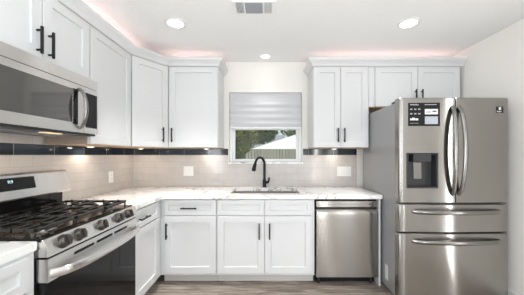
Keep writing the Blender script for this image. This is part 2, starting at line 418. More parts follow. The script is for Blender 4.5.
# upper cabinets
UB, UT, D0, D1 = 1.380, 2.286, 1.384, 2.258
UX = -1.32; UY = -.33
def upper_box(r, x0, x1, y0, y1, z0, z1=UT):
    bm = NB(); box(bm, x0, x1, y0, y1, z0 + .006, z1); obj('body', bm, M['cab'], r)
    bm = NB(); box(bm, x0 + .002, x1 - .002, y0 + .002, y1 - .002, z0, z0 + .0058); obj('underside', bm, M['wood'], r, label='natural wood underside')
HU = 1.515
r = thing('wall_cabinet', 'short white two-door wall cabinet above the microwave', 'cabinet', (-1.48, -1.505, 1.85))
upper_box(r, XL + .002, UX, -1.962, -1.208, 1.850)
door(LEFT, -1.957, -1.588, 1.856, D1, UX, r, -1.622, 1.950)
door(LEFT, -1.583, -1.213, 1.856, D1, UX, r, -1.548, 1.950)
r = thing('wall_cabinet', 'tall white single-door wall cabinet between the microwave and the corner cabinet', 'cabinet', (-1.48, -.87, UB))
upper_box(r, XL + .010, UX, -1.204, -.664, UB)
bm = NB(); box(bm, XL + .012, UX - .002, -1.2056, -1.2042, UB + .001, 1.434); obj('side_strip', bm, M['strip'], r, label='brown strip of the cabinet side below the microwave')
door(LEFT, -1.199, -.670, D0, D1, UX, r)
r = thing('wall_cabinet', 'white diagonal corner wall cabinet with a pull on the right of its door', 'cabinet', (-1.4, -.3, UB))
cp = [(XL + .010, -.010), (XL + .010, -.661), (UX, -.661), (-1.08, UY), (-1.08, -.010)]
bm = NB(); prism(bm, cp, UB + .006, UT); obj('body', bm, M['cab'], r)
bm = NB(); prism(bm, cp, UB, UB + .0058); obj('underside', bm, M['wood'], r, label='natural wood underside')
DG = F((UX, -.661, 0), math.degrees(math.atan2(.331, .24))); dl = .4088
door(DG, .016, dl - .014, D0, D1, 0, r, dl - .085, HU)
r = thing('wall_cabinet', 'white single-door wall cabinet on the back wall left of the window', 'cabinet', (-.78, -.17, UB))
upper_box(r, -1.077, -.530, UY, -.010, UB)
door(BACK, -1.066, -.535, D0, D1, -UY, r, -1.026, HU)
r = thing('wall_cabinet', 'white two-door wall cabinet between the window and the refrigerator', 'cabinet', (.8, -.17, UB))
upper_box(r, .500, 1.112, UY, -.010, UB)
door(BACK, .508, .799, D0, D1, -UY, r, .768, HU); door(BACK, .803, 1.096, D0, D1, -UY, r, .836, HU)
r = thing('wall_cabinet', 'short white two-door wall cabinet above the refrigerator', 'cabinet', (1.63, -.17, 1.82))
upper_box(r, 1.115, 2.112, UY, -.010, 1.822)
door(BACK, 1.178, 1.636, 1.828, D1, -UY, r, 1.606, 1.930); door(BACK, 1.641, 2.098, 1.828, D1, -UY, r, 1.674, 1.930)
# crown mouldings
CP = [(0.001, 2.262), (.006, 2.262), (.012, 2.274), (.016, 2.286), (.030, 2.302), (.046, 2.316), (.052, 2.326), (.052, 2.342), (0.001, 2.342)]
CP = [(o + .0005, z) for o, z in CP]
def crown(path, label):
    bm = NB(); sweep(bm, path, CP)
    tag(obj('crown_molding', bm, M['crown']), label, 'molding', 'crown moldings on the wall cabinets')
CF = .021
crown([(UX + CF, -2.0), (UX + CF, -.666), (-1.08 + .009, UY - CF), (-.529, UY - CF), (-.529, -.002)], 'white crown molding along the left and corner wall cabinets')
crown([(.499, -.002), (.499, UY - CF), (2.136, UY - CF)], 'white crown molding along the wall cabinets right of the window')

# ------------------------------------------------------------------ worktops
CZ0, CZ1 = .8725, .914
bm = NB()
xs = [XL + TT + .001, -1.012, sx0, sx1, 1.1175]; ys = [-1.136, -.645, sy0, sy1, -TT - .001]
def ct_inc(i, j):
    if j == 0: return i == 0
    return not (i == 2 and j == 2)
sheet(bm, xs, ys, ct_inc, lambda u, v: Vector((u, v, CZ1)), lambda u, v: Vector((u, v, CZ0)))
tag(obj('countertop', bm, M['quartz'], limit=True, bevel=.004), 'white veined marble countertop running from the range round the corner to the refrigerator', 'countertop')
bm = NB(); box(bm, XL + TT + .001, -1.03, -2.77, -1.905, CZ0, CZ1)
tag(obj('countertop', bm, M['quartz'], bevel=.004), 'short white countertop piece at the left edge, in front of the range', 'countertop')

# sink
r = thing('sink', 'stainless undermount sink bowl under the window', 'sink', ((sx0 + sx1) / 2, (sy0 + sy1) / 2, .66))
bm = NB()
def rr(x0, x1, y0, y1, rad, z, n=5):
    out = []
    for cx, cy, a in ((x1 - rad, y1 - rad, 0), (x0 + rad, y1 - rad, 90), (x0 + rad, y0 + rad, 180), (x1 - rad, y0 + rad, 270)):
        for k in range(n + 1):
            t_ = math.radians(a + 90 * k / n); out.append(Vector((cx + rad * math.cos(t_), cy + rad * math.sin(t_), z)))
    return out
loops = [rr(sx0 - .02, sx1 + .02, sy0 - .02, sy1 + .02, .03, .8715), rr(sx0 + .004, sx1 - .004, sy0 + .004, sy1 - .004, .02, .8715), rr(sx0 + .006, sx1 - .006, sy0 + .006, sy1 - .006, .02, .70),
         rr(sx0 + .02, sx1 - .02, sy0 + .02, sy1 - .02, .03, .675), rr(sx0 + .2, sx1 - .2, sy0 + .15, sy1 - .15, .03, .668)]
vl = [[bm.verts.new(p) for p in L] for L in loops]
for a, b in zip(vl, vl[1:]):
    for k in range(len(a)): bm.faces.new((a[k], a[(k + 1) % len(a)], b[(k + 1) % len(a)], b[k]))
bm.faces.new(vl[-1]); obj('bowl', bm, M['sinkst'], r)
bm = NB(); lathe(bm, (-.02, -.33, .669), (0, 0, 1), [(0, .002), (.03, .002), (.042, .004), (.045, 0)]); obj('drain', bm, M['chrome'], r)

# faucet
fx, fy = -.03, -.075
r = thing('faucet', 'matte black gooseneck pull-down faucet behind the sink', 'faucet', (fx, fy, .914))
bm = NB(); lathe(bm, (fx, fy, .914), (0, 0, 1), [(0, 0), (.027, 0), (.027, .006), (.022, .010), (.021, .085), (.016, .10), (0, .10)]); obj('base', bm, M['black'], r)
ax = Vector((-.62, -.78, 0)).normalized(); R = .085
pts = [Vector((fx, fy, .99)), Vector((fx, fy, 1.10)), Vector((fx, fy, 1.185))]
for k in range(1, 13):
    a = PI * k / 12 * .93; pts.append(Vector((fx, fy, 1.185)) + ax * (R - R * math.cos(a)) + Vector((0, 0, R * math.sin(a))))
bm = NB(); tube(bm, pts, .0145, 12); obj('spout', bm, M['black'], r)
d = (pts[-1] - pts[-2]).normalized(); e = pts[-1]
bm = NB(); lathe(bm, e - d * .005, d, [(0, 0), (.016, 0), (.019, .02), (.024, .075), (.024, .09), (.02, .095), (0, .095)], 16); obj('spray_head', bm, M['black'], r)
bm = NB(); tube(bm, [(fx + .015, fy, .972), (fx + .05, fy - .004, .974)], .014, 12); tube(bm, [(fx + .045, fy - .003, .976), (fx + .052, fy - .01, .995), (fx + .056, fy - .028, 1.03)], [.012, .011, .009], 10)
obj('lever', bm, M['black'], r)

# roman shade in the window recess
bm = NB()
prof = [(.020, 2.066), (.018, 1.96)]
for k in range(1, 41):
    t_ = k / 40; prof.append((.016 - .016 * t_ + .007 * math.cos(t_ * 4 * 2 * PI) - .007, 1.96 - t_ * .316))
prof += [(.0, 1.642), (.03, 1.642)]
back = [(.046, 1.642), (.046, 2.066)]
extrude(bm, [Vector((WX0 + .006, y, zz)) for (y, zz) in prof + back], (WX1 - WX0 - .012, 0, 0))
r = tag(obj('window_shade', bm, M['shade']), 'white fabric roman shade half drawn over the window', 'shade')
bm = NB(); box(bm, WX0 + .008, WX1 - .008, -.004, .03, 1.624, 1.641); obj('bottom_rail', bm, M['vinyl'], r, bevel=.003)

# ------------------------------------------------------------------ gas range
RY0, RY1, RXF = -1.900, -1.142, -1.010
RC = (RY0 + RY1) / 2
r = thing('gas_range', 'stainless steel gas range with black grates standing in the left run', 'range', (-1.3, RC, 0))
bm = NB(); box(bm, XL + .03, RXF - .03, RY0 + .003, RY1 - .003, Z0 + .03, .905); obj('body', bm, M['blackp'], r)
for yy in (RY0 + .06, RY1 - .06):
    for xx in (-1.55, -1.08):
        bm = NB(); lathe(bm, (xx, yy, Z0), (0, 0, 1), [(0, 0), (.018, 0), (.018, .006), (.01, .01), (.01, .03), (0, .03)], 12); obj('leg', bm, M['blackp'], r)
# cooktop with raised rim
bm = NB(); box(bm, XL + .11, RXF - .012, RY0 + .001, RY1 - .001, .9055, .9215); obj('cooktop', bm, M['bglass'], r, bevel=.004)
bm = NB(); box(bm, XL + .13, RXF - .045, RY0 + .02, RY1 - .02, .9217, .9224); obj('reflection_sheet', bm, M['tile_tint'], r, label='glossy cooktop sheet with the tile reflection in its bronze colour')  # thin sheet tinted to imitate the backsplash mirrored in the cooktop
# control panel, curved front face
cpf = [(RXF - .045, .905), (RXF - .010, .905), (RXF - .008, .915), (RXF + .001, .913), (RXF + .012, .898), (RXF + .020, .868), (RXF + .023, .836), (RXF - .045, .836)]
bm = NB(); extrude(bm, [Vector((x, RY0, z_)) for x, z_ in cpf], (0, RY1 - RY0, 0)); cpan = obj('control_panel', bm, M['steel_side'], r, bevel=.002)
kn = Vector((.95, 0, .30)).normalized()
for yy in (-1.812, -1.712, -1.538, -1.375, -1.262):
    o = Vector((RXF + .0155, yy, .880)); k = NB()
    lathe(k, o, kn, [(0, 0), (.033, 0), (.033, .004), (.028, .006), (.0275, .026), (.025, .030), (0, .030)], 24)
    kb = obj('knob', k, M['knob'], r)
    k = NB(); up = Vector((0, 1, 0)).cross(kn).normalized()
    c0 = o + kn * .029
    a = [c0 + up * .025 + Vector((0, .005, 0)), c0 - up * .025 + Vector((0, .005, 0)), c0 - up * .025 - Vector((0, .005, 0)), c0 + up * .025 - Vector((0, .005, 0))]
    extrude(k, a, kn * .012); obj('grip', k, M['knob'], kb, bevel=.002)
# oven door
dz1 = .826
bm = NB(); fbox(bm, LEFT, RY0 + .004, RY1 - .004, .19, dz1, RXF - .03, RXF + .012); od = obj('oven_door', bm, M['bglass'], r, bevel=.003, label='black glass oven door')
bm = NB(); us = [RY0 + .003]; slots = set(); i = 0
for k in range(3):
    a = RY0 + .15 + k * .165
    us += [a, a + .145]
us += [RY1 - .003]
sheet(bm, us, [.722, .787, .803, dz1 + .001], lambda i, j: not (i % 2 == 1 and i < 6 and j == 1), lambda u, v: LEFT(u, v, RXF + .022), lambda u, v: LEFT(u, v, RXF + .0125))
for e_ in ((RY0 + .0005, RY0 + .0028), (RY1 - .0028, RY1 - .0005)): fbox(bm, LEFT, *e_, .722, dz1 + .001, RXF - .03, RXF + .022)
obj('vent_trim', bm, M['steel_side'], od, label='slotted stainless band across the oven door top')
bm = NB(); hy = []
for k in range(21):
    t_ = k / 20; yy = RY0 + .012 + t_ * (RY1 - RY0 - .024); hy.append(Vector((RXF + .020 + .060 * (1 - (2 * t_ - 1) ** 4) ** .6, yy, .758 - .012 * (1 - (2 * t_ - 1) ** 2))))
tube(bm, hy, .013, 12, ref=(0, 0, 1), rx=.022); obj('handle', bm, M['steel_side'], od, label='bowed stainless bar handle')
bm = NB(); fbox(bm, LEFT, RY0 + .004, RY1 - .004, .07, .183, RXF - .03, RXF + .012); obj('drawer', bm, M['steel_side'], r, bevel=.003)
# backguard
bgf = [(XL + .015, .9225), (XL + .100, .9225), (XL + .104, 1.03), (XL + .06, 1.03), (XL + .015, 1.03)]
bm = NB(); extrude(bm, [Vector((x, RY0 + .012, z_)) for x, z_ in bgf], (0, RY1 - RY0 - .024, 0)); obj('backguard_base', bm, M['bglass'], r)
bgt = [(XL + .015, 1.031), (XL + .150, 1.031), (XL + .156, 1.040), (XL + .128, 1.178), (XL + .118, 1.188), (XL + .015, 1.188)]
bm = NB(); extrude(bm, [Vector((x, RY0, z_)) for x, z_ in bgt], (0, RY1 - RY0, 0)); bg = obj('backguard', bm, M['steel_side'], r, bevel=.002)
sl = (Vector((XL + .128, 0, 1.178)) - Vector((XL + .156, 0, 1.040))); sl.normalize()
nrm = Vector((0, 1, 0)).cross(sl).normalized()
class SF(F):
    def __init__(s): s.o = Vector((XL + .156, 0, 1.040)); s.u = Vector((0, 1, 0)); s.v = sl; s.w = nrm
SL = SF()
bm = NB(); fbox(bm, SL, RC - .19, -1.412, .050, .126, .0003, .002); dp = obj('display', bm, M['bglass'], bg, label='black glass clock display')
class TF(F):
    def __init__(s, u, v, w): s.o = SL(u, v, w); s.u = SL.u; s.v = SL.v; s.w = SL.w
text('9:9', .025, TF(-1.578, .094, .0023), M['digit'], dp, 'clock_digits')
# burners and grates
for (bx_, by_, rad) in ((-1.42, RY0 + .15, .036), (-1.14, RY0 + .15, .044), (-1.28, RC, .05), (-1.42, RY1 - .15, .03), (-1.14, RY1 - .15, .044)):
    bm = NB(); lathe(bm, (bx_, by_, .9225), (0, 0, 1), [(0, 0), (rad + .012, 0), (rad + .008, .010), (0, .010)]); bu = obj('burner', bm, M['chrome'], r)
    bm = NB(); lathe(bm, (bx_, by_, .9327), (0, 0, 1), [(0, 0), (rad, 0), (rad, .006), (rad - .006, .009), (0, .009)]); obj('burner_cap', bm, M['iron'], bu)
gx0, gx1 = XL + .135, RXF - .05
gw = (RY1 - RY0 - .03) / 3
for k in range(3):
    a = RY0 + .015 + k * gw + .004; b = a + gw - .008; bm = NB(); zt0, zt1 = .944, .960
    box(bm, gx0, gx0 + .011, a, b, zt0, zt1); box(bm, gx1 - .011, gx1, a, b, zt0, zt1); box(bm, gx0, gx1, a, a + .010, zt0, zt1); box(bm, gx0, gx1, b - .010, b, zt0, zt1)
    mid = (a + b) / 2; xm = (gx0 + gx1) / 2
    box(bm, xm - .006, xm + .006, a, b, zt0, zt1)
    for cx in (xm - .055, gx1 - .055):
        box(bm, cx - .004, cx + .004, a, a + .075, zt0, zt1 + .002); box(bm, cx - .004, cx + .004, b - .075, b, zt0, zt1 + .002)
    for cx in ((gx0 + xm) / 2, (gx1 + xm) / 2):
        box(bm, cx - .006, cx + .006, a, mid - .028, zt0, zt1); box(bm, cx - .006, cx + .006, mid + .028, b, zt0, zt1)
        box(bm, cx - .11, cx - .03, mid - .006, mid + .006, zt0, zt1); box(bm, cx + .03, cx + .11, mid - .006, mid + .006, zt0, zt1)
    for xx in (gx0 + .001, gx1 - .013):
        for yy in (a + .0005, b - .0095): box(bm, xx, xx + .009, yy, yy + .009, .9225, zt0 + .002)
    for xx in (gx0 + .05, gx0 + .16, xm + .06, gx1 - .06):
        for yy in (a + .002, b - .014): lathe(bm, (xx, yy + .006, zt1 - .003), (0, 0, 1), [(.008, 0), (.008, .004), (.004, .009), (0, .010)], 8)
    obj('grate', bm, M['iron'], r, bevel=.002, seg=1)

# ------------------------------------------------------------------ microwave over the range
MXF, MZ0, MZ1, MY0, MY1 = -1.262, 1.436, 1.835, -1.960, -1.206
MC = (MY0 + MY1) / 2
r = thing('microwave', 'stainless steel over-the-range microwave mounted above the gas range', 'microwave', (-1.45, MC, MZ0))
bm = NB(); box(bm, XL + .012, MXF - .002, MY0, MY1, MZ0 + .012, MZ1); obj('body', bm, M['dgrey'], r, bevel=.002)
bm = NB(); box(bm, XL + .02, MXF + .004, MY0 + .004, MY1 - .004, MZ0, MZ0 + .0118); un = obj('underside', bm, M['dgrey'], r, bevel=.002)
for yy in (MC - .17, MC + .17):
    bm = NB(); box(bm, -1.55, -1.36, yy - .13, yy + .13, MZ0 - .003, MZ0 - .0002); obj('filter', bm, M['ventgrey'], un, label='grey mesh grease filter')
bm = NB(); box(bm, -1.345, -1.305, MC + .02, MC + .14, MZ0 - .004, MZ0 - .0002); obj('lamp', bm, M['mwglow'], un)
lamp('microwave_lamp', 'AREA', Vector((-1.325, MC + .08, MZ0 - .008)) - wloc(r), .9, (1, .82, .58), parent=r, shape='RECTANGLE', size=.04, size_y=.12)
CPY = -1.340
# vent strip on top
bm = NB(); fbox(bm, LEFT, MY0, MY1, 1.768, MZ1, MXF - .002, MXF + .016); obj('vent_strip', bm, M['steel_side'], r, bevel=.002)
# door with window
bm = NB(); us = [MY0, MY0 + .05, CPY - .095, CPY - .002]; vs2 = [MZ0 + .014, MZ0 + .075, 1.725, 1.764]
sheet(bm, us, vs2, lambda i, j: not (i == 1 and j == 1), lambda u, v: LEFT(u, v, MXF + .018), lambda u, v: LEFT(u, v, MXF - .0015))
md = obj('door', bm, M['steel_side'], r, bevel=.002)
bm = NB(); fbox(bm, LEFT, us[1] + .001, us[2] - .001, vs2[1] + .001, vs2[2] - .001, MXF, MXF + .0165); obj('window', bm, M['mwglass'], md, label='black glass window')
bm = NB(); fbox(bm, LEFT, us[2] - .0005, us[2] + .04, vs2[1] - .01, vs2[2] + .005, MXF + .0182, MXF + .0195); obj('handle_recess', bm, M['bglass'], md, label='black glass strip behind the handle')
bm = NB(); hp = []
for k in range(17):
    t_ = k / 16; q = 1 - (2 * t_ - 1) ** 2
    hp.append(LEFT(CPY - .040 - .006 * q, 1.475 + t_ * .265, MXF + .018 + .052 * q ** .7))
tube(bm, hp, .009, 12, ref=(0, 1, 0), rx=.013); obj('handle', bm, M['chrome'], md, label='bowed steel handle')
bm = NB(); fbox(bm, LEFT, CPY, MY1, MZ0 + .014, 1.764, MXF - .0015, MXF + .018); cpn = obj('control_panel', bm, M['steel_side'], r, bevel=.002)
bm = NB(); fbox(bm, LEFT, CPY + .014, MY1 - .010, 1.490, 1.728, MXF + .0182, MXF + .020); tp = obj('touch_panel', bm, M['bglass'], cpn, label='black glass touch panel')

# ------------------------------------------------------------------ dishwasher
DX0, DX1 = .473, 1.081
r = thing('dishwasher', 'stainless steel dishwasher under the counter beside the sink cabinet', 'dishwasher', ((DX0 + DX1) / 2, -.33, 0))
bm = NB(); box(bm, DX0 + .003, DX1 - .003, -.60, -.05, .10, .862); obj('body', bm, M['rubber'], r)
bm = NB(); box(bm, DX0 + .006, DX1 - .006, -.545, -.50, Z0, .10); obj('toe_kick', bm, M['blackp'], r)
for xx in (DX0 + .04, DX1 - .05):
    bm = NB(); lathe(bm, (xx, -.57, Z0), (0, 0, 1), [(0, 0), (.014, 0), (.014, .02), (.008, .024), (.008, .07), (0, .07)], 10); obj('leg', bm, M['dgrey'], r)
bm = NB(); fbox(bm, BACK, DX0 + .006, DX1 - .006, .795, .853, .60, .637); cpn = obj('control_panel', bm, M['steel'], r, bevel=.003)
for k in range(11):
    bm = NB(); fbox(bm, BACK, .60 + k * .03, .612 + k * .03, .821, .825, .6371, .6375); obj('key_mark', bm, M['dgrey'], cpn)
bm = NB(); fbox(bm, BACK, .988, 1.0, .818, .829, .6371, .6375); obj('start_key', bm, M['dgrey'], cpn)
bm = NB(); us = [DX0 + .005 + (DX1 - DX0 - .01) * k / 20 for k in range(21)]
vz = [.118, .13, .2, .28, .36, .44, .52, .6, .68, .72, .745, .765, .778]
def dwf(u, v):
    t_ = 2 * (u - DX0) / (DX1 - DX0) - 1; w_ = .640 + .0012 * (1 - t_ * t_)
    w_ -= .0043 * t_ * math.sin((v - .118) / .66 * PI * .62)
    w_ -= {.778: .024, .765: .010, .745: .002}.get(v, 0)
    return Vector((u, -w_, v))
sheet(bm, us, vz, lambda i, j: True, dwf, lambda u, v: Vector((u, -.603, v))); obj('door', bm, M['steel'], r)
bm = NB(); fbox(bm, BACK, DX0 + .02, DX1 - .02, .775, .797, .602, .612); obj('pocket_handle', bm, M['dgrey'], r, label='dark recessed pocket handle')

# ------------------------------------------------------------------ refrigerator
FX0, FX1, FB, FYB = 1.120, 2.056, -.86, -.15
FC = (FX0 + FX1) / 2; FH = 1.785
r = thing('refrigerator', 'stainless steel french-door refrigerator with two bottom drawers and a water dispenser', 'refrigerator', (FC, -.45, 0))
bm = NB(); box(bm, FX0 + .004, FX1 - .004, FB, FYB, Z0 + .03, FH - .03); obj('body', bm, M['side'], r, bevel=.004, label='dark grey painted cabinet')
bm = NB(); box(bm, FX0 + .03, FX1 - .03, FB - .03, FB + .3, Z0, Z0 + .0298); obj('base_grille', bm, M['blackp'], r)
for s_ in (0, 1):
    bm = NB(); a = FX0 + .02 if not s_ else FX1 - .14; box(bm, a, a + .12, FB - .045, FB + .10, FH - .0298, FH - .004); obj('hinge_cover', bm, M['dgrey'], r, bevel=.006)
def bow(x):
    t_ = (x - FC) / (FX1 - FX0) * 2
    e = max(0, abs(t_) - .955) / .045
    return .930 + .014 * (1 - t_ * t_) - .014 * e * e
def frange(a, b, n): return [a + (b - a) * k / n for k in range(n + 1)]
def fr_front(name, x0, x1, z0, z1, parent, hole=None, seam=None):
    xs = set(frange(x0, x1, 16)) | {x0 + .004, x1 - .004}
    for q in (FX0 + .004, FX0 + .009, FX0 + .015, FX1 - .004, FX1 - .009, FX1 - .015):
        if x0 < q < x1: xs.add(q)
    zs = [z0, z0 + .006, z1 - .006, z1]
    if hole: xs = {q for q in xs if all(abs(q - h) > .012 for h in hole[:2])} | set(hole[:2]); zs = sorted(zs + list(hole[2:]))
    xs = sorted(xs)
    inc = lambda i, j: not (hole and hole[0] - 1e-6 <= xs[i] < hole[1] - 1e-6 and hole[2] - 1e-6 <= zs[j] < hole[3] - 1e-6)
    def fr(u, v):
        w_ = bow(u)
        if v in (z0, z1): w_ -= .006
        if u in (x0, x1) and FX0 + .01 < u < FX1 - .01: w_ -= .005
        return Vector((u, -w_, v))
    bm = NB(); sheet(bm, xs, zs, inc, fr, lambda u, v: Vector((u, FB - .004, v)))
    return obj(name, bm, M['steel'], parent)
SM = 1.590
DH = (1.182, 1.445, 1.018, 1.318)
ld = fr_front('door', FX0, SM - .003, .893, FH, r, DH); ld['label'] = 'left door with dispenser and sticker'
rd = fr_front('door', SM + .003, FX1, .893, FH, r)
d1 = fr_front('drawer', FX0, FX1, .645, .881, r); d2 = fr_front('drawer', FX0, FX1, .070, .633, r)
for sgn, dr in ((-1, ld), (1, rd)):
    bm = NB(); hp = []
    for k in range(25):
        t_ = k / 24; q = 1 - (2 * t_ - 1) ** 2
        x_ = SM + sgn * (.028 + .012 * q); hp.append(Vector((x_, -(bow(x_) - .004 + .062 * q ** .55), .965 + t_ * .745)))
    tube(bm, hp, .012, 12, ref=(1, 0, 0), rx=.018); obj('handle', bm, M['chrome'], dr, label='long bowed steel handle')
for dr, zz in ((d1, .822), (d2, .572)):
    bm = NB(); hp = []
    for k in range(25):
        t_ = k / 24; q = 1 - (2 * t_ - 1) ** 2; x_ = 1.232 + t_ * (1.968 - 1.232)
        hp.append(Vector((x_, -(bow(x_) - .004 + .055 * q ** .4), zz)))
    tube(bm, hp, .011, 12, ref=(0, 0, 1), rx=.018); obj('handle', bm, M['chrome'], dr, label='bowed steel handle')
# dispenser
hx0, hx1, hz0, hz1 = DH
yb, yf = -(FB) * -1 - .012, -bow(1.33) - .001
dsp = None
bm = NB(); yb = FB - .010
box(bm, hx0 + .001, hx1 - .001, yb, yb + .005, hz0 + .001, hz1 - .001)
for (a, b, c_, d_) in ((hx0 + .001, hx0 + .012, hz0 + .001, hz1 - .001), (hx1 - .012, hx1 - .001, hz0 + .001, hz1 - .001), (hx0 + .012, hx1 - .012, hz0 + .001, hz0 + .014), (hx0 + .012, hx1 - .012, hz1 - .012, hz1 - .001)):
    box(bm, a, b, yf, yb, c_, d_)
dsp = obj('dispenser', bm, M['dgrey'], ld, bevel=.001, label='dark recessed water and ice dispenser')
bm = NB(); box(bm, hx0 + .055, hx1 - .055, yf + .002, yb - .001, hz1 - .075, hz1 - .0125); obj('spout_block', bm, M['dgrey'], dsp, bevel=.004)
dsp2 = bpy.data.objects
bm = NB(); extrude(bm, [Vector((hx0 + .09, yb - .003, hz1 - .08)), Vector((hx0 + .158, yb - .003, hz1 - .08)), Vector((hx0 + .158, yb - .010, hz0 + .075)), Vector((hx0 + .09, yb - .010, hz0 + .075))], (0, -.006, 0))
obj('paddle', bm, M['chrome'], dsp, bevel=.002, label='steel paddle')
# sticker on the left door
SY = -bow(1.35) - .001
class PF(F):
    def __init__(s, x0, z0, off=0):
        s.o = Vector((x0, 0, z0)); s.off = off; s.v = Vector((0, 0, 1))
    def __call__(s, u, v, w=0):
        x = s.o.x + u; return Vector((x, -bow(x) - .0004 - w - s.off, s.o.z + v))
sf = PF(1.195, 1.545); SW, SH = .262, .196
def decal(bm, f, u0, u1, v0, v1, w0, w1, n=6):
    sheet(bm, frange(u0, u1, n), [v0, v1], lambda i, j: True, lambda u, v: f(u, v, w1), lambda u, v: f(u, v, w0))
bm = NB(); decal(bm, sf, 0, SW, 0, SH, 0, .0008); st = obj('sticker', bm, M['blackp'], ld, label='black information sticker with white print')
def mark(name, f, u0, u1, v0, v1, m, par, w0=.0009):
    bm = NB(); decal(bm, f, u0, u1, v0, v1, w0, w0 + .0004, 2); return obj(name, bm, m, par)
for i in range(3):
    for j in range(2): mark('icon', sf, .016 + i * .033, .034 + i * .033, .136 - j * .038, .147 - j * .038, M['mprint'], st)
for i, (a, b) in enumerate(((.016, .028), (.032, .054), (.058, .082))): mark('badge', sf, a, b, .048, .064 + .006 * (i == 1), M['wpaper'], st)
mark('text_line', sf, .014, .084, .022, .025, M['mprint'], st); mark('text_line', sf, .135, .235, .177, .183, M['mprint'], st)
bm = NB(); decal(bm, sf, .137, .245, .098, .143, .0009, .0013); obj('white_box', bm, M['wpaper'], st)
bm = NB(); decal(bm, sf, .137, .245, .016, .080, .0009, .0013); obj('picture', bm, M['gpaper'], st)
mark('dark_mark', sf, .15, .185, .115, .120, M['dgrey'], st, .0014); mark('dark_mark', sf, .20, .232, .118, .128, M['dgrey'], st, .0014)
text('SAMSUNG', .0155, PF(1.195 + .014, 1.545 + .175, .0010), M['wpaper'], st)
# emblem on the right door
ef = PF(1.938, 1.655); bm = NB(); decal(bm, ef, 0, .062, 0, .054, 0, .0008); em = obj('emblem', bm, M['blackp'], rd, label='small black square emblem')
for q in ((.022, .042, .026, .050), (.006, .014, .008, .018), (.020, .030, .006, .018), (.036, .044, .008, .018)): mark('emblem_mark', ef, *q, M['wpaper'], em)
bm = NB(); fbox(bm, F((FX0 + .004, 0, 0), -90), .68, .735, .13, .27, .0003, .0012); obj('rating_label', bm, M['wpaper'], r, label='small white label low on the grey side')

# ------------------------------------------------------------------ wall plates
def plate(f, u0, u1, v0, v1, w0, label, gangs, cat, outlet=False):
    bm = NB(); fbox(bm, f, u0, u1, v0, v1, w0 + .0003, w0 + .006)
    p = tag(obj('outlet_plate' if outlet else 'switch_plate', bm, M['white_pl'], bevel=.0025), label, cat)
    g = (u1 - u0) / gangs
    for k in range(gangs):
        c = u0 + g * (k + .5); vm = (v0 + v1) / 2; bm = NB()
        fbox(bm, f, c - .016, c + .016, vm - .033, vm + .033, w0 + .0062, w0 + .0085); q = obj('receptacle' if outlet else 'rocker', bm, M['white_pl'], p, bevel=.0015)
        if outlet:
            for dv in (-.017, .017):
                for du in (-.006, .006):
                    bm = NB(); fbox(bm, f, c + du - .0012, c + du + .0012, vm + dv - .005, vm + dv + .005, w0 + .0086, w0 + .0089); obj('slot', bm, M['slot'], q)
        else:
            bm = NB(); fbox(bm, f, c - .012, c + .012, vm - .028, vm + .001, w0 + .0086, w0 + .0105); obj('paddle', bm, M['white_pl'], q, bevel=.001)
plate(BACK, -1.022, -.902, 1.045, 1.162, TT, 'white double switch plate on the tile left of the sink', 2, 'switch')
plate(BACK, .858, 1.030, 1.040, 1.160, TT, 'white triple switch plate on the tile above the dishwasher', 3, 'switch')
plate(LEFT, -.475, -.400, 1.010, 1.128, XL + TT, 'white outlet on the left tiled wall right of the range', 1, 'outlet', True)

# ------------------------------------------------------------------ lamps
def downlight(x, y, rad, energy, label):
    r = thing('recessed_light', label, 'ceiling light', (x, y, ZC), 'recessed ceiling lights')
    bm = NB(); lathe(bm, (x, y, ZC), (0, 0, -1), [(rad - .002, .001), (rad - .002, .006), (rad + .006, .008), (rad + .020, .003), (rad + .021, .0005)], 32); obj('trim_ring', bm, M['trimw'], r)
    bm = NB(); lathe(bm, (x, y, ZC), (0, 0, -1), [(0, .0005), (rad - .0025, .0005), (rad - .0025, .004), (0, .004)], 32); obj('lens', bm, M['glow'], r)
    lamp('downlight', 'AREA', (0, 0, -.012), energy, (1, .99, .98), parent=r, shape='DISK', size=rad * 2, spread=1.25)
downlight(-.79, -.89, .068, 5.6, 'round recessed ceiling light above the range side, left of the vent')
downlight(1.225, -.89, .068, 5.6, 'round recessed ceiling light above the refrigerator side, right of the vent')
downlight(-.02, -.185, .052, .55, 'small round recessed ceiling light above the window')

def puck(x, y, z, energy, label):
    r = thing('puck_light', label, 'cabinet light', (x, y, z), 'puck lights under the wall cabinets')
    bm = NB(); lathe(bm, (x, y, z), (0, 0, -1), [(0, 0), (.034, 0), (.034, .010), (.028, .012), (.026, .010), (0, .010)], 24); obj('housing', bm, M['trimw'], r)
    bm = NB(); lathe(bm, (x, y, z), (0, 0, -1), [(0, .0102), (.025, .0102), (.022, .013), (0, .014)], 24); obj('lens', bm, M['puckglow'], r)
    lamp('puck_lamp', 'AREA', (0, 0, -.017), energy, (1, .88, .72), parent=r, shape='DISK', size=.04)
puck(XL + .10, -.86, UB, .8, 'puck light under the tall cabinet beside the microwave')
puck(-1.45, -.20, UB, .5, 'puck light under the diagonal corner cabinet')
puck(-.72, -.10, UB, .38, 'puck light under the wall cabinet left of the window')
puck(.80, -.10, UB, .38, 'puck light under the wall cabinet right of the window')
def led(x0, x1, y0, y1, label, energy):
    bm = NB(); box(bm, x0, x1, y0, y1, UT + .0003, UT + .006); o = tag(obj('led_strip', bm, M['ledglow']), label, 'led strip', 'led strips on the wall cabinets')
    lamp('led_lamp', 'AREA', ((x0 + x1) / 2, (y0 + y1) / 2, UT + .012), energy, (1, .74, .71), rot=(PI, 0, 0), shape='RECTANGLE', size=x1 - x0, size_y=y1 - y0)
led(-1.41, -1.40, -1.9, -.40, 'pink led strip on top of the left wall cabinets', 1.3)
led(-1.15, -.56, -.24, -.23, 'pink led strip on top of the cabinets left of the window', .38)
led(.53, 2.09, -.24, -.23, 'pink led strip on top of the cabinets right of the window', .9)

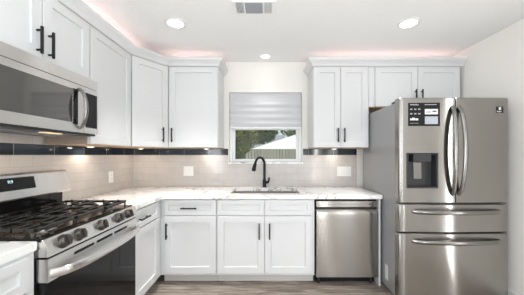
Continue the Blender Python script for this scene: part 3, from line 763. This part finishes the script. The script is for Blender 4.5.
# ceiling air vent
VX0, VX1, VY0, VY1 = -.262, .070, -1.200, -1.030
r = thing('ceiling_vent', 'white ceiling air register with slatted grilles above the kitchen centre', 'vent', ((VX0 + VX1) / 2, (VY0 + VY1) / 2, ZC))
bm = NB(); us = [VX0, VX0 + .022, VX0 + .082, VX0 + .094, VX1 - .104, VX1 - .092, VX1 - .032, VX1]
sheet(bm, us, [VY0, VY0 + .018, VY1 - .018, VY1], lambda i, j: not (j == 1 and i in (1, 3, 5)), lambda u, v: Vector((u, v, ZC - .008)), lambda u, v: Vector((u, v, ZC - .0004)))
obj('frame', bm, M['trimw'], r, bevel=.002)
bm = NB(); box(bm, VX0 + .01, VX1 - .01, VY0 + .008, VY1 - .008, ZC - .0035, ZC - .0003); obj('duct_back', bm, M['dgrey'], r, label='dark duct behind the slats')
def slats(u0, u1, n, along):
    for k in range(n):
        bm = NB()
        if along == 'y':
            c = u0 + (u1 - u0) * (k + .5) / n; extrude(bm, [Vector((c - .004, VY0 + .018, ZC - .0037)), Vector((c + .003, VY0 + .018, ZC - .010)), Vector((c + .0045, VY0 + .018, ZC - .010)), Vector((c - .0025, VY0 + .018, ZC - .0037))], (0, VY1 - VY0 - .036, 0))
            obj('slat', bm, M['trimw'], r, smooth=False)
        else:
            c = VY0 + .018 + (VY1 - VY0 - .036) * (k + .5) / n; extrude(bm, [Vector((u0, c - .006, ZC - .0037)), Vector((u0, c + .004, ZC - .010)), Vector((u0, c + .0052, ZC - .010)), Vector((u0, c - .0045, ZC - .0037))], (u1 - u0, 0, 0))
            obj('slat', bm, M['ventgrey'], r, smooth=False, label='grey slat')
slats(us[1], us[2], 6, 'y'); slats(us[3], us[4], 7, 'x'); slats(us[5], us[6], 6, 'y')

# ------------------------------------------------------------------ outside the window
M['grass'] = mat('grass', (.16, .22, .07), .9); n = N(M['grass']); n.base(n.ramp(n.noise(n.coords(), 3, 5), [(.3, (.10, .16, .04)), (.7, (.30, .33, .14))]))
M['fencew'] = mat('weathered_fence', (.42, .38, .33), .85); n = N(M['fencew'])
br = n.new('ShaderNodeTexBrick', offset=0); n.link(n.coords((1, 1, 1), 'XZY'), br.inputs['Vector'])
for k, x in {'Scale': 1.0, 'Mortar Size': .012, 'Brick Width': .14, 'Row Height': 20.0}.items(): br.inputs[k].default_value = x
br.inputs['Color1'].default_value = (.46, .42, .37, 1); br.inputs['Color2'].default_value = (.36, .33, .29, 1); br.inputs['Mortar'].default_value = (.14, .12, .11, 1); n.base(br.outputs['Color'])
M['roof'] = mat('pale_roof', (.80, .79, .78), .6); M['roofg'] = mat('grey_shingles', (.30, .32, .35), .8); M['siding'] = mat('siding', (.55, .52, .48), .8)
M['bark'] = mat('bark', (.30, .25, .19), .9)
def leafm(name, a, b):
    m = mat(name, a, .6); n = N(m); n.base(n.ramp(n.noise(n.coords(), 9, 2), [(.3, a), (.7, b)])); return m
M['leaf1'] = leafm('leaves_yellow_green', (.11, .13, .03), (.30, .29, .09)); M['leaf2'] = leafm('leaves_green', (.06, .10, .03), (.17, .21, .08)); M['leaf3'] = leafm('leaves_pale', (.13, .17, .07), (.30, .33, .17))
GZ = -.35
bm = NB(); box(bm, -20, 20, .3, 45, GZ - .1, GZ); g_ = struct('ground', bm, M['grass'])
r = thing('fence', 'weathered grey wooden board fence across the yard outside the window', 'fence', (0, 8, GZ))
bm = NB(); box(bm, -9, 9, 8, 8.03, GZ + .03, 1.56); obj('board_panel', bm, M['fencew'], r)
for k in range(7):
    bm = NB(); box(bm, -7.2 + k * 2.4, -7.11 + k * 2.4, 8.04, 8.13, GZ, 1.50); obj('post', bm, M['fencew'], r)
def house(label, x0, x1, y0, y1, ze, zr, hip, mr):
    r = thing('house', label, 'house', ((x0 + x1) / 2, (y0 + y1) / 2, GZ))
    bm = NB(); box(bm, x0 + .3, x1 - .3, y0 + .3, y1 - .3, GZ, ze); obj('wall', bm, M['siding'], r)
    ym = (y0 + y1) / 2; bm = NB()
    c = [bm.verts.new(p) for p in ((x0, y0, ze), (x1, y0, ze), (x1, y1, ze), (x0, y1, ze), (x0 + hip, ym, zr), (x1 - hip, ym, zr))]
    for q in ((0, 1, 5, 4), (2, 3, 4, 5), (1, 2, 5), (3, 0, 4), (3, 2, 1, 0)): bm.faces.new([c[i] for i in q])
    obj('roof', bm, mr, r)
house('neighbouring house with a pale hipped roof beyond the fence', -1.1, 8.5, 14, 19, 1.72, 3.0, 3.6, M['roof'])
house('farther house with a grey shingle roof behind the fence', -4.4, 3.0, 24, 29, 2.2, 3.7, 1.0, M['roofg'])
def tree(name, label, x, y, zb, rx, rz, zc, nleaf, ls, m, clumps=14, trunk=.10):
    r = thing(name, label, 'tree' if name == 'tree' else 'shrub', (x, y, zb), 'greenery outside the window')
    bm = NB(); tube(bm, [(x, y, zb), (x + .05, y, (zb + zc) / 2), (x - .04, y, zc)], [trunk, trunk * .8, trunk * .4], 8)
    for k in range(4):
        a = 2 * PI * k / 4 + .4; tube(bm, [(x, y, zc - rz * .6), (x + rx * .6 * math.cos(a), y + rx * .6 * math.sin(a), zc + rz * .2)], [trunk * .5, trunk * .15], 6)
    obj('trunk', bm, M['bark'], r)
    bm = NB(); cs = []
    for k in range(clumps):
        v = Vector((random.gauss(0, 1), random.gauss(0, 1), random.gauss(0, 1))).normalized() * random.uniform(.25, .8)
        cs.append(Vector((x + v.x * rx, y + v.y * rx, zc + v.z * rz)))
    for k in range(nleaf):
        c = random.choice(cs); v = Vector((random.gauss(0, 1), random.gauss(0, 1), random.gauss(0, 1))).normalized() * random.uniform(.4, 1) ** .5 * min(rx, rz) * .45
        p = c + v; a = Vector((random.gauss(0, 1), random.gauss(0, 1), random.gauss(0, 1))).normalized(); b = a.orthogonal().normalized(); s_ = ls * random.uniform(.6, 1.3)
        f_ = [bm.verts.new(p + a * s_), bm.verts.new(p + b * s_ * .45), bm.verts.new(p - a * s_), bm.verts.new(p - b * s_ * .45)]; bm.faces.new(f_)
    obj('foliage', bm, m, r, smooth=False)
tree('shrub', 'yellow-green bushy tree close outside the left of the window', -.98, 4.6, GZ, .62, 1.15, 1.75, 2600, .07, M['leaf1'], 18, .05)
tree('tree', 'leafy green tree behind the fence at the upper left of the window', -2.6, 17, GZ, 2.2, 2.0, 4.4, 3000, .22, M['leaf2'])
tree('tree', 'pale leafy tree rising behind the pale roof at the right of the window', 3.9, 22, GZ, 2.4, 2.2, 4.6, 3000, .25, M['leaf3'])
tree('tree', 'round green tree just behind the ridge of the pale roof', -.3, 21.6, GZ, 1.4, 1.7, 3.7, 2400, .22, M['leaf2'])
tree('tree', 'green tree behind the pale roof near the middle of the window', -1.2, 31.5, GZ, 2.0, 2.0, 4.8, 2400, .25, M['leaf2'])
